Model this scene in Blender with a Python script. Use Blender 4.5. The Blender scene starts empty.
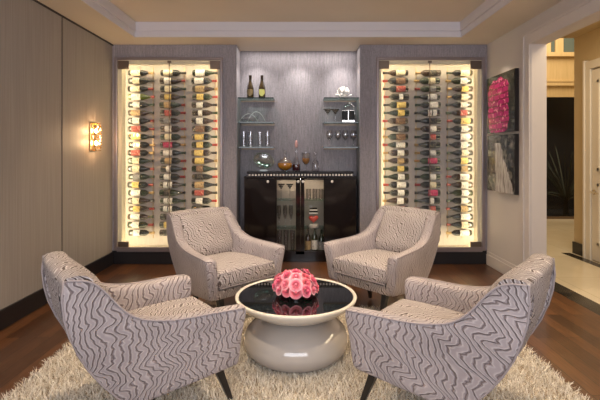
import bpy, math, random
import numpy as np
from mathutils import Vector, Matrix
random.seed(7)
PI = math.pi
scene = bpy.context.scene
COL = scene.collection
F = 425.0; VX = 301.0; VY = 153.5; H = 1.31

def wx(px, Y): return (px - VX) * Y / F
def wz(py, Y): return H - (py - VY) * Y / F

# ---------------------------------------------------------------- materials
MATS = {}
def mat(name, color=(.5, .5, .5), rough=.5, metal=0., **kw):
    if name in MATS: return MATS[name]
    m = bpy.data.materials.new(name); m.use_nodes = True
    b = m.node_tree.nodes['Principled BSDF']
    b.inputs['Base Color'].default_value = (*color, 1)
    b.inputs['Roughness'].default_value = rough
    b.inputs['Metallic'].default_value = metal
    for k, v in kw.items(): b.inputs[k.replace('_', ' ')].default_value = v
    MATS[name] = m
    return m
class NT:
    def __init__(s, m): s.m = m; s.t = m.node_tree; s.b = s.t.nodes.get('Principled BSDF')
    def n(s, ty, **kw):
        x = s.t.nodes.new(ty)
        for k, v in kw.items(): setattr(x, k, v)
        return x
    def l(s, a, b): s.t.links.new(a, b)
    def coord(s, scale=(1, 1, 1), kind='Object'):
        tc = s.n('ShaderNodeTexCoord'); mp = s.n('ShaderNodeMapping')
        mp.inputs['Scale'].default_value = scale
        s.l(tc.outputs[kind], mp.inputs['Vector']); return mp.outputs['Vector']
    def noise(s, vec, scale=5, detail=3, rough=.5):
        x = s.n('ShaderNodeTexNoise'); x.inputs['Scale'].default_value = scale
        x.inputs['Detail'].default_value = detail; x.inputs['Roughness'].default_value = rough
        if vec is not None: s.l(vec, x.inputs['Vector'])
        return x
    def ramp(s, fac, stops):
        r = s.n('ShaderNodeValToRGB'); e = r.color_ramp.elements
        while len(e) < len(stops): e.new(.5)
        for i, (p, c) in enumerate(stops): e[i].position = p; e[i].color = (*c, 1)
        s.l(fac, r.inputs['Fac']); return r.outputs['Color']
    def math(s, op, a, b=None, c=None):
        x = s.n('ShaderNodeMath', operation=op)
        for i, v in enumerate((a, b, c)):
            if v is None: continue
            if isinstance(v, (int, float)): x.inputs[i].default_value = v
            else: s.l(v, x.inputs[i])
        return x.outputs[0]
    def bump(s, h, strength=.3, dist=.01):
        x = s.n('ShaderNodeBump'); x.inputs['Strength'].default_value = strength
        x.inputs['Distance'].default_value = dist
        s.l(h, x.inputs['Height']); s.l(x.outputs[0], s.b.inputs['Normal'])
    def mix(s, fac, a, b, mode='MIX'):
        x = s.n('ShaderNodeMix', data_type='RGBA', blend_type=mode)
        if isinstance(fac, (int, float)): x.inputs[0].default_value = fac
        else: s.l(fac, x.inputs[0])
        for i, v in ((6, a), (7, b)):
            if isinstance(v, tuple): x.inputs[i].default_value = (*v, 1)
            else: s.l(v, x.inputs[i])
        return x.outputs[2]

def mottled(name, c1, c2, scale=(1, 1, 1), ns=5, rough=.6, bump=0., detail=4, **kw):
    m = mat(name, c1, rough, **kw); t = NT(m)
    nz = t.noise(t.coord(scale), ns, detail)
    t.l(t.ramp(nz.outputs['Fac'], [(.3, c1), (.7, c2)]), t.b.inputs['Base Color'])
    if bump: t.bump(nz.outputs['Fac'], bump, .004)
    return m
# walls
M_left = mottled('taupe_silk_panel', (.30, .262, .228), (.37, .325, .285), (14, 14, .25), 6, .55, .12)
M_seam = mat('seam', (.05, .04, .035), .7)
M_text = mottled('lavender_textile', (.20, .187, .20), (.38, .35, .375), (11, 11, .9), 9, .7, .25, detail=8)
t = NT(M_text)      # subtle woven grain and seams of the wallcovering strips
fine = t.noise(t.coord((1, 1, .5)), 160, 2)
base_c = t.b.inputs['Base Color'].links[0].from_socket
tc = t.n('ShaderNodeTexCoord'); sx = t.n('ShaderNodeSeparateXYZ'); t.l(tc.outputs['Object'], sx.inputs[0])
fr = t.math('FRACT', t.math('MULTIPLY_ADD', sx.outputs[0], 5.6, .35))
strip = t.math('LESS_THAN', fr, .05)
wnz = t.n('ShaderNodeTexWhiteNoise', noise_dimensions='1D'); t.l(t.math('FLOOR', t.math('MULTIPLY_ADD', sx.outputs[0], 5.6, .35)), wnz.inputs['W'])
base_c = t.mix(1., base_c, t.ramp(wnz.outputs['Value'], [(0, (.78, .78, .78)), (1, (1.05, 1.05, 1.05))]), 'MULTIPLY')
c = t.mix(t.math('MULTIPLY', strip, .3), base_c, (.17, .155, .17))
c = t.mix(.35, c, t.ramp(fine.outputs['Fac'], [(.3, (.2, .18, .2)), (.7, (.45, .42, .46))]))
t.l(c, t.b.inputs['Base Color'])
M_white = mottled('warm_white_wall', (.55, .50, .475), (.58, .53, .505), ns=2, rough=.6)
M_trim = mat('white_trim', (.60, .545, .515), .45)
M_tray = mat('tray_trim', (.66, .63, .66), .5)
M_ceil = mottled('ceiling_plaster', (.66, .575, .46), (.71, .62, .505), ns=1.2, rough=.6)
M_cream = mottled('hall_cream_wall', (.50, .39, .22), (.54, .42, .25), ns=2, rough=.6)
M_hallwhite = mat('hall_door_paint', (.70, .64, .54), .4)
M_black = mat('black_lacquer', (.010, .007, .007), .09)
M_base = mat('black_baseboard', (.012, .010, .011), .35)
M_bronze = mat('bronze', (.20, .15, .115), .38, .8)
M_frame = mat('brushed_bronze_frame', (.30, .25, .25), .35, .75)
M_legm = mat('black_leg', (.014, .012, .012), .35)
M_chrome = mat('chrome', (.8, .78, .75), .15, 1)
M_gold = mat('gold_metal', (.75, .50, .22), .25, 1)
M_rack = mat('rack_steel', (.62, .48, .30), .35, .8)
M_cabin = mat('cabinet_lining', (.72, .66, .52), .6)
M_lac = mat('cream_lacquer', (.74, .68, .58), .12, Coat_Weight=.6)
M_lacb = mat('grey_cream_lacquer', (.47, .43, .395), .10, Coat_Weight=.8)
M_bglass = mat('black_glass', (.008, .008, .009), .03, Coat_Weight=.5)
M_pearl = mat('pearl_stud', (.85, .78, .70), .25)
M_shelfedge = mat('shelf_glass_edge', (.012, .03, .026), .12)
M_intback = mottled('console_interior', (.30, .25, .20), (.36, .30, .25), ns=4)
M_amber = mat('amber_liquor', (.62, .27, .03), .1)
M_plum = mat('plum_liquor', (.07, .012, .02), .1)
M_leaf = mat('leaf', (.04, .13, .03), .5)
M_coral = mat('white_coral', (.85, .82, .78), .5)
M_red = mat('heart_red', (.75, .10, .07), .3)
M_pane_dark = mat('dark_window_pane', (.010, .010, .012), .06)

def thin_glass(name, tint=(1, 1, 1), refl=.12, edge=.55, edgecol=(.9, .9, .92)):
    m = bpy.data.materials.new(name); m.use_nodes = True; t = NT(m); t.t.nodes.clear()
    out = t.n('ShaderNodeOutputMaterial'); tr = t.n('ShaderNodeBsdfTransparent'); tr.inputs[0].default_value = (*tint, 1)
    gl = t.n('ShaderNodeBsdfGlossy'); gl.inputs['Roughness'].default_value = .05; gl.inputs[0].default_value = (*edgecol, 1)
    lw = t.n('ShaderNodeLayerWeight'); lw.inputs[0].default_value = .35
    f = t.math('MULTIPLY_ADD', t.math('POWER', lw.outputs['Facing'], 2.), edge, refl * .4)
    mx = t.n('ShaderNodeMixShader'); t.l(f, mx.inputs[0]); t.l(tr.outputs[0], mx.inputs[1]); t.l(gl.outputs[0], mx.inputs[2])
    t.l(mx.outputs[0], out.inputs[0]); return m
G_door = thin_glass('cabinet_door_glass', (.97, .97, .96), .05, .3)
G_ware = thin_glass('clear_glassware', (.93, .93, .94), .3, .9)
G_shelf = thin_glass('glass_shelf', (.72, .85, .82), .2, .35)
G_green = thin_glass('green_tinted_glass', (.93, .96, .93), .4, .9)
G_crys = thin_glass('sconce_crystal', (1, .88, .70), .4, .8, (1, .85, .6))

def emit(name, color, s):
    m = bpy.data.materials.new(name); m.use_nodes = True; t = NT(m); t.t.nodes.clear()
    e = t.n('ShaderNodeEmission'); e.inputs[0].default_value = (*color, 1); e.inputs[1].default_value = s
    o = t.n('ShaderNodeOutputMaterial'); t.l(e.outputs[0], o.inputs[0]); return m
E_led = emit('warm_led', (1, .86, .58), 24)
E_bulb = emit('warm_bulb', (1, .62, .30), 60)

# hardwood: planks run away from the camera
M_wood = mat('walnut_floor', (.07, .03, .015), .28, Coat_Weight=.15); t = NT(M_wood)
tc = t.n('ShaderNodeTexCoord'); sp = t.n('ShaderNodeSeparateXYZ'); t.l(tc.outputs['Object'], sp.inputs[0])
cb = t.n('ShaderNodeCombineXYZ'); t.l(sp.outputs[1], cb.inputs[0]); t.l(sp.outputs[0], cb.inputs[1])
br = t.n('ShaderNodeTexBrick'); t.l(cb.outputs[0], br.inputs['Vector'])
br.inputs['Scale'].default_value = 1; br.inputs['Brick Width'].default_value = 1.15; br.inputs['Row Height'].default_value = .105
br.inputs['Mortar Size'].default_value = .0022; br.offset = .37
br.inputs['Color1'].default_value = (.135, .055, .020, 1); br.inputs['Color2'].default_value = (.055, .022, .009, 1); br.inputs['Mortar'].default_value = (.012, .006, .004, 1)
gr = t.noise(t.coord((40, 2.2, 1)), 2.5, 6)
c = t.mix(.75, br.outputs['Color'], t.ramp(gr.outputs['Fac'], [(.3, (.45, .42, .4)), (.7, (1.25, 1.15, 1.05))]), 'MULTIPLY')
t.l(c, t.b.inputs['Base Color']); t.bump(gr.outputs['Fac'], .12, .003)
# hall tile
M_tile = mat('cream_tile', (.66, .58, .42), .15); t = NT(M_tile)
br = t.n('ShaderNodeTexBrick'); t.l(t.coord(), br.inputs['Vector']); br.inputs['Scale'].default_value = 1
br.inputs['Brick Width'].default_value = .9; br.inputs['Row Height'].default_value = .9; br.inputs['Mortar Size'].default_value = .003; br.offset = 0
br.inputs['Color1'].default_value = (.70, .62, .47, 1); br.inputs['Color2'].default_value = (.66, .575, .43, 1); br.inputs['Mortar'].default_value = (.40, .33, .22, 1)
nz = t.noise(t.coord(), 3, 5)
t.l(t.mix(.25, br.outputs['Color'], t.ramp(nz.outputs['Fac'], [(.3, (.6, .5, .35)), (.7, (.8, .72, .58))])), t.b.inputs['Base Color'])

# chair velvet: wandering embossed lines
def velvet(name, lo, hi_, dk, lt, c1, c2):
    m = mat(name, (.4, .35, .36), .6, Sheen_Weight=.10, Sheen_Roughness=.4); t = NT(m)
    m.node_tree.nodes['Principled BSDF'].inputs['Sheen Tint'].default_value = (.95, .88, .86, 1)
    tc = t.n('ShaderNodeTexCoord'); sp = t.n('ShaderNodeSeparateXYZ'); t.l(tc.outputs['Object'], sp.inputs[0])
    across = t.math('ADD', sp.outputs[0], t.math('MULTIPLY', sp.outputs[1], .95))
    along = t.math('ADD', sp.outputs[2], t.math('SUBTRACT', t.math('MULTIPLY', sp.outputs[0], .8), t.math('MULTIPLY', sp.outputs[1], .22)))
    cv = t.n('ShaderNodeCombineXYZ'); t.l(t.math('MULTIPLY', across, 4.5), cv.inputs[0]); t.l(t.math('MULTIPLY', along, 13.), cv.inputs[1])
    cv2 = t.n('ShaderNodeCombineXYZ'); t.l(t.math('MULTIPLY', across, 14.), cv2.inputs[0]); t.l(t.math('MULTIPLY', along, 30.), cv2.inputs[1])
    n1 = t.noise(cv.outputs[0], 1., 0, .4); n2 = t.noise(cv2.outputs[0], 1, 1, .5)
    s = t.math('ADD', across, t.math('MULTIPLY', n1.outputs['Fac'], .125))
    s = t.math('ADD', s, t.math('MULTIPLY', n2.outputs['Fac'], .046))
    w = t.math('ABSOLUTE', t.math('SINE', t.math('MULTIPLY', s, PI / .030)))
    line = t.ramp(w, [(lo, (1, 1, 1)), (hi_, (0, 0, 0))])
    ridge = t.ramp(w, [(.1, (0, 0, 0)), (.55, (1, 1, 1)), (1., (.8, .8, .8))])
    n3 = t.noise(tc.outputs['Object'], 5, 3)
    basec = t.ramp(n3.outputs['Fac'], [(.35, c1), (.65, c2)])
    c = t.mix(t.math('MULTIPLY', line, dk), basec, (.085, .056, .046))
    hi = t.ramp(w, [(.40, (0, 0, 0)), (.62, (1, 1, 1)), (.92, (.2, .2, .2))])
    c = t.mix(t.math('MULTIPLY', hi, lt), c, (.86, .80, .77))
    t.l(c, t.b.inputs['Base Color']); t.bump(ridge, 1., .006)
    return m
M_velvet = velvet('lavender_velvet', .03, .24, .72, .35, (.31, .26, .265), (.41, .35, .355))
M_velvet_contrast = velvet('velvet_light_contrast', .20, .62, .88, .80, (.215, .165, .155), (.32, .26, .255))  # same velvet, stronger lighting contrast painted in for cushions, back and front rail
M_pipe = mat('velvet_piping', (.36, .31, .31), .65)

# rug
M_rug = mat('shag_pile', (.7, .6, .45), .75); t = NT(M_rug)
gi = t.n('ShaderNodeNewGeometry')
t.l(t.ramp(gi.outputs['Random Per Island'], [(0, (.46, .37, .26)), (.3, (.70, .62, .50)), (1., (.90, .85, .75))]), t.b.inputs['Base Color'])
M_rugb = mat('rug_backing', (.32, .24, .15), .9)
# rose
def rose_mat(name, a, b, c):
    m = mat(name, a, .55, Sheen_Weight=.3); t = NT(m)
    tc = t.n('ShaderNodeTexCoord'); vm = t.n('ShaderNodeVectorMath', operation='LENGTH'); t.l(tc.outputs['Object'], vm.inputs[0])
    t.l(t.ramp(t.math('MULTIPLY', vm.outputs['Value'], 30), [(.1, a), (.55, b), (1, c)]), t.b.inputs['Base Color']); return m
M_rose = [rose_mat('rose_pink', (.55, .02, .09), (.82, .12, .23), (.95, .42, .50)),
          rose_mat('rose_light', (.68, .06, .15), (.90, .24, .33), (.97, .55, .60)),
          rose_mat('rose_coral', (.62, .03, .09), (.86, .15, .21), (.95, .38, .42))]
# bottles
GLASS = {'olive': mat('bottle_olive', (.10, .13, .015), .12, Coat_Weight=.5), 'black': mat('bottle_black', (.012, .012, .010), .12, Coat_Weight=.5),
         'green': mat('bottle_green', (.014, .022, .007), .12, Coat_Weight=.5),
         'brown': mat('bottle_brown', (.035, .018, .010), .12, Coat_Weight=.5)}
def label_mat(name, col, ink):
    m = mat(name, col, .6); t = NT(m)
    nz = t.noise(t.coord((90, 40, 60)), 1, 2)
    t.l(t.ramp(nz.outputs['Fac'], [(.36, ink), (.47, col)]), t.b.inputs['Base Color']); return m
LAB = {}
for k, col, ink in [('cream', (.80, .72, .52), (.45, .33, .18)), ('white', (.84, .80, .74), (.45, .40, .35)), ('yellow', (.80, .60, .20), (.40, .24, .06)),
                    ('tan', (.50, .35, .18), (.20, .12, .06)), ('brown', (.20, .11, .07), (.42, .28, .16)), ('red', (.42, .07, .06), (.60, .40, .30)),
                    ('crimson', (.45, .02, .10), (.62, .25, .25)), ('grey', (.22, .21, .21), (.45, .42, .38)), ('black', (.03, .028, .03), (.25, .20, .12))]:
    LAB[k] = label_mat('label_' + k, col, ink)
CAPM = {'black': mat('capsule_black', (.02, .018, .018), .3), 'red': mat('capsule_red', (.26, .03, .025), .3),
        'gold': mat('capsule_gold', (.42, .28, .12), .3, .5), 'green': mat('capsule_green', (.03, .05, .025), .3)}

# ---------------------------------------------------------------- mesh helpers
ORIG = {}
class MB:
    def __init__(s): s.v = []; s.f = []
    def add(s, vs, fs):
        o = len(s.v); s.v += [tuple(p) for p in vs]; s.f += [tuple(i + o for i in f) for f in fs]; return s
    def box(s, x0, x1, y0, y1, z0, z1):
        if x0 > x1: x0, x1 = x1, x0
        return s.add([(x0, y0, z0), (x1, y0, z0), (x1, y1, z0), (x0, y1, z0), (x0, y0, z1), (x1, y0, z1), (x1, y1, z1), (x0, y1, z1)],
                     [(0, 3, 2, 1), (4, 5, 6, 7), (0, 1, 5, 4), (1, 2, 6, 5), (2, 3, 7, 6), (3, 0, 4, 7)])
    def loft(s, rings, cap=True, closed=True):
        n = len(rings[0]); vs = [p for r in rings for p in r]; fs = []
        for i in range(len(rings) - 1):
            for j in range(n if closed else n - 1):
                k = (j + 1) % n
                fs.append((i * n + j, i * n + k, (i + 1) * n + k, (i + 1) * n + j))
        if cap:
            fs.append(tuple(range(n))[::-1]); fs.append(tuple((len(rings) - 1) * n + j for j in range(n)))
        return s.add(vs, fs)
    def lathe(s, prof, c=(0, 0, 0), seg=24, axis='z', a0=0, a1=2 * PI, cap=True, M=None):
        full = abs(a1 - a0 - 2 * PI) < 1e-6; m = seg if full else seg + 1
        rings = []
        for r, h in prof:
            ring = []
            for k in range(m):
                a = a0 + (a1 - a0) * k / seg
                p = (r * math.cos(a), r * math.sin(a), h) if axis == 'z' else (h, r * math.cos(a), r * math.sin(a))
                if M is not None: p = M @ Vector(p)
                ring.append((p[0] + c[0], p[1] + c[1], p[2] + c[2]))
            rings.append(ring)
        return s.loft(rings, cap and full, full)
    def tube(s, pts, r, seg=8):
        pts = [Vector(p) for p in pts]; rings = []
        for i, p in enumerate(pts):
            d = (pts[min(i + 1, len(pts) - 1)] - pts[max(i - 1, 0)]).normalized()
            up = Vector((0, 0, 1)) if abs(d.z) < .95 else Vector((1, 0, 0))
            a = d.cross(up).normalized(); b = d.cross(a)
            rr = r[i] if isinstance(r, (list, tuple)) else r
            rings.append([p + a * rr * math.cos(2 * PI * k / seg) + b * rr * math.sin(2 * PI * k / seg) for k in range(seg)])
        return s.loft(rings)
    def build(s, name, m, parent=None, smooth=None, bevel=0., sub=0, local=False):
        me = bpy.data.meshes.new(name)
        off = (0, 0, 0)
        if parent is not None and not local: off = ORIG.get(parent.name, (0, 0, 0))
        me.from_pydata([(x - off[0], y - off[1], z - off[2]) for x, y, z in s.v], [], s.f)
        me.validate()
        import bmesh
        bm = bmesh.new(); bm.from_mesh(me); bmesh.ops.recalc_face_normals(bm, faces=bm.faces); bm.to_mesh(me); bm.free()
        o = bpy.data.objects.new(name, me); COL.objects.link(o)
        if m: me.materials.append(m)
        if parent is not None:
            o.parent = parent; ORIG[o.name] = ORIG.get(parent.name, (0, 0, 0)) if not local else (0, 0, 0)
        else: ORIG[o.name] = (0, 0, 0)
        if bevel:
            b = o.modifiers.new('bevel', 'BEVEL'); b.width = bevel; b.segments = 2; b.limit_method = 'ANGLE'
        if sub:
            b = o.modifiers.new('sub', 'SUBSURF'); b.levels = sub; b.render_levels = sub
        if smooth is not None:
            for p in me.polygons: p.use_smooth = True
            if smooth < 180 and not sub:
                me.set_sharp_from_angle(angle=math.radians(smooth))
        return o
def tag(o, label, cat, group=None):
    o['label'] = label; o['category'] = cat
    if group: o['group'] = group
    return o
def thing(name, label, cat, loc=(0, 0, 0), group=None):
    o = bpy.data.objects.new(name, None); COL.objects.link(o); o.location = loc; o.empty_display_size = .05
    ORIG[o.name] = tuple(loc); return tag(o, label, cat, group)
def struct(name, mb, m, parent=None, **kw):
    o = mb.build(name, m, parent, **kw)
    if parent is None: o['kind'] = 'structure'
    return o
def dup(root, loc, label, group=None, rot=None):
    r = root.copy(); COL.objects.link(r); r.location = loc
    if rot: r.rotation_euler = rot
    r['label'] = label
    if group: r['group'] = group
    for ch in list(root.children):
        c = ch.copy(); COL.objects.link(c); c.parent = r
        for g in list(ch.children):
            d = g.copy(); COL.objects.link(d); d.parent = c
    return r

# ================================================================ SETTING
XL, XR, YB, YF, ZC = -2.236, 2.206, 5.04, -1.6, 2.6
NB = 5.36                        # back of the centre niche
NL, NR = -.765, .70
OY1 = 4.08                       # far edge of the right-hand opening
WT = .15
struct('floor', MB().box(XL - .1, XR + .21, YF - .1, 5.6, -.06, 0), M_wood)
# left panelled wall
lw = struct('wall_left', MB().box(XL - .1, XL, YF, 5.5, 0, ZC), M_left)
s = MB()
for y in (3.976, 2.86, 1.74, .62, -.5): s.box(XL, XL + .002, y - .006, y + .006, .148, ZC - .012)
s.box(XL, XL + .012, YF, YB, ZC - .014, ZC)
struct('trim_1', s, M_seam)
struct('baseboard_left', MB().box(XL, XL + .018, YF, YB - .012, 0, .148), M_base, bevel=.003)
# back wall facade with two wine openings and the niche
OL0, OL1, OR0, OR1, OZ0, OZ1 = -2.18, -.955, .92, 2.147, .165, 2.42
f = MB()
def facade(x0, x1, o0, o1):
    f.box(x0, o0, YB, 5.30, 0, ZC); f.box(o1, x1, YB, 5.30, 0, ZC)
    f.box(o0, o1, YB, 5.30, OZ1, ZC); f.box(o0, o1, YB, 5.30, 0, OZ0 - .01)
facade(XL, NL, OL0 - .01, OL1 + .01); facade(NR, XR, OR0 - .01, OR1 + .01)
f.box(XL - .1, NL, 5.30, 5.5, 0, ZC); f.box(NR, XR + .15, 5.30, 5.5, 0, ZC)
f.box(NL, NR, NB, 5.5, 0, ZC)
struct('wall_back', f, M_text)
bb = MB().box(XL, NL + .0, YB - .012, YB, 0, .16)
bb.box(NR, XR, YB - .012, YB, 0, .16)
struct('baseboard_back', bb, M_base, bevel=.003)
# right wall with cased opening
r = MB().box(XR, XR + WT, OY1, 5.3, 0, ZC).box(XR, XR + WT, .6, OY1, 2.36, ZC).box(XR, XR + WT, YF, .6, 0, ZC)
struct('wall_right', r, M_white)
cs = MB()
cs.box(XR - .018, XR, OY1, OY1 + .10, 0, 2.46).box(XR - .018, XR, .6, OY1, 2.36, 2.46).box(XR - .018, XR, .5, .6, 0, 2.46)
cs.box(XR - .028, XR, OY1 + .085, OY1 + .105, 0, 2.48).box(XR - .028, XR, .5, OY1 + .105, 2.455, 2.48)
cs.box(XR, XR + WT, OY1 - .004, OY1, 0, 2.36)
struct('trim_2', cs, M_trim, bevel=.004)
b = MB().box(XR - .016, XR, OY1 + .10, YB - .012, 0, .125).box(XR - .010, XR, OY1 + .10, YB - .012, .125, .16)
b.box(XR - .016, XR, YF, .5, 0, .15)
struct('baseboard_right', b, M_trim, bevel=.004)
struct('wall_front', MB().box(XL - .1, XR + WT, YF - .1, YF, 0, ZC), M_white)
# ceiling with tray
TX0, TX1, TY0, TY1, TZ = -1.85, 1.78, -1.2, 4.706, 2.76
cc = MB().box(XL - .1, TX0, YF - .1, 5.5, ZC, 2.9).box(TX1, XR + WT, YF - .1, 5.5, ZC, 2.9)
cc.box(TX0, TX1, TY1, 5.5, ZC, 2.9).box(TX0, TX1, YF - .1, TY0, ZC, 2.9).box(TX0, TX1, TY0, TY1, TZ, 2.9)
struct('ceiling', cc, M_ceil)
tr = MB()
for (a, bz0, bz1) in ((.012, ZC - .004, TZ), (.03, ZC + .06, TZ), (.0, 0, 0)):
    if a:
        tr.box(TX0, TX0 + a, TY0, TY1, bz0, bz1).box(TX1 - a, TX1, TY0, TY1, bz0, bz1)
        tr.box(TX0, TX1, TY1 - a, TY1, bz0, bz1).box(TX0, TX1, TY0, TY0 + a, bz0, bz1)
struct('trim_3', tr, M_tray, bevel=.003)

# ---- hallway beyond the opening
HX = 3.60
struct('floor', MB().box(XR + .39, 6.6, .2, 9.0, -.06, 0), M_tile)
struct('trim_4', MB().box(XR + .21, XR + .39, .2, 5.6, -.06, .0), mottled('black_marble', (.012, .010, .009), (.05, .042, .035), ns=6, rough=.25))
struct('trim_5', MB().box(HX - .17, HX - .06, .2, 5.6, 0, .002), MATS['black_marble'])
struct('wall_hall', MB().box(HX, HX + .2, .2, 5.60, 0, 2.83), M_cream)
struct('baseboard_hall', MB().box(HX - .015, HX, 5.40, 5.60, 0, .15).box(HX - .015, HX + .2, 5.60, 5.615, 0, .15), M_base)
struct('ceiling', MB().box(XR + WT, HX + .2, .2, 5.60, 2.83, 2.95), M_cream)
struct('wall_foyer_side', MB().box(XR + WT, XR + WT + .1, 4.30, 9.0, 0, 4.2), M_cream)
struct('wall_foyer_right', MB().box(6.5, 6.6, 5.6, 9.0, 0, 4.2).box(HX + .2, 6.6, 5.5, 5.6, 0, 4.2).box(HX-.9, HX + .2, 5.5, 5.6, 2.95, 4.2), M_cream)
struct('ceiling', MB().box(XR + WT, 6.6, 5.5, 9.1, 4.2, 4.3), M_cream)
# far wall: dark glazing, timber band, clerestory
FY = 8.5
panel = mottled('pale_oak_panel', (.56, .42, .22), (.64, .49, .28), (12, 1, 1), 3, .4)
struct('wall_foyer_far', MB().box(XR + .2, 6.5, FY, FY + .1, 2.44, 3.30).box(XR + .2, 6.5, FY - .06, FY, 2.66, 2.72).box(XR + .2, 6.5, FY - .04, FY, 2.74, 2.77).box(XR + .2, 6.5, FY - .08, FY, 3.24, 3.32)
       .box(XR + .2, 6.5, FY, FY + .1, 3.95, 4.2), panel)
wn = thing('window_1', '', '', (4.6, FY, 0)); del wn['label']; del wn['category']; wn['kind'] = 'structure'
MB().box(XR + .2, 6.5, FY + .03, FY + .05, .05, 2.42).build('pane', thin_glass('smoked_glass', (.5, .5, .52), .05, .3), wn)
MB().box(XR + .2, 6.5, FY, FY + .08, 0, .05).box(4.0, 4.06, FY, FY + .08, .05, 2.44).box(5.6, 5.66, FY, FY + .08, .05, 2.44).build('window_frame', M_bronze, wn)
wn = thing('window_2', '', '', (4.6, FY, 3.3)); del wn['label']; del wn['category']; wn['kind'] = 'structure'
MB().box(XR + .2, 6.5, FY + .03, FY + .05, 3.32, 3.95).build('pane', mat('teal_dusk_pane', (.12, .16, .16), .15), wn)
s = MB()
for px in (548, 560.5): s.box(wx(px, FY) - .1, wx(px, FY) + .06, FY, FY + .08, 3.32, 3.95)
s.build('window_frame', panel, wn)
# hall door in side wall
dr = thing('door_1', '', '', (HX, 4.4, 0)); del dr['label']; del dr['category']; dr['kind'] = 'structure'
d = MB().box(HX - .035, HX - .004, 3.9, 5.21, .01, 2.33)
for (y0, y1) in ((3.98, 4.5), (4.62, 5.11)):
    for (z0, z1) in ((.2, .95), (1.1, 2.2)):
        d.box(HX - .045, HX - .03, y0, y1, z0, z0 + .04).box(HX - .045, HX - .03, y0, y1, z1 - .04, z1).box(HX - .045, HX - .03, y0, y0 + .04, z0, z1).box(HX - .045, HX - .03, y1 - .04, y1, z0, z1)
d.build('leaf', M_hallwhite, dr, bevel=.004)
MB().box(HX - .05, HX - .001, 5.22, 5.31, 0, 2.35).box(HX - .05, HX - .001, 3.8, 5.31, 2.35, 2.45).box(HX - .065, HX - .001, 5.31, 5.34, 0, 2.47).build('casing', M_hallwhite, dr, bevel=.005)
hz = wz(192, 5.17)
hy = 5.155
k = MB(); k.lathe([(.0, 0), (.03, 0), (.03, .012), (.012, .016), (.012, .05)], (0, 0, 0), 16, M=Matrix.Rotation(-PI / 2, 4, 'Y'))
k.v = [(x + HX - .036, y + hy, z + hz) for x, y, z in k.v]
k.tube([(HX - .08, hy, hz), (HX - .08, hy - .05, hz + .004), (HX - .078, hy - .12, hz - .008)], .009)
k.build('handle', M_chrome, dr, smooth=40)
# dark palm fronds outside the glazing (seen behind the pane as reflections) : potted palm standing in the foyer
pl = thing('palm', 'dark spiky palm seen through the black foyer window beyond the doorway', 'plant', (wx(566, 9.1), 9.1, 0))
ax, ay = wx(566, 9.1), 9.1
MB().lathe([(.0, 0), (.06, 0), (.045, .4), (0, .4)], (ax, ay, 0), 12).build('trunk', M_base, pl, smooth=40)
fr = MB()
struct('garden_backdrop', MB().box(2.5, 8.5, 10.0, 10.1, 0, 5).box(2.5, 8.5, 8.62, 10.0, -.05, 0), mat('dark_backdrop', (.012, .012, .012), .9))  # added dark backdrop, keeps world light from showing behind the glazing
rng = random.Random(3)
for i in range(38):
    a = rng.uniform(0, 2 * PI); L = rng.uniform(.8, 1.4); up = rng.uniform(.4, 1.5)
    w0 = .012
    pts = []
    for k in range(7):
        q = k / 6
        pts.append((ax + math.cos(a) * L * q * .6, ay + math.sin(a) * L * q * .45, .3 + up * q * .95 - .25 * q * q))
    fr.tube(pts, [w0 * (1 - .8 * abs(k / 6 - .4)) for k in range(7)], 4)
fr.build('fronds', mat('palm_frond', (.16, .17, .10), .5), pl)

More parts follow.
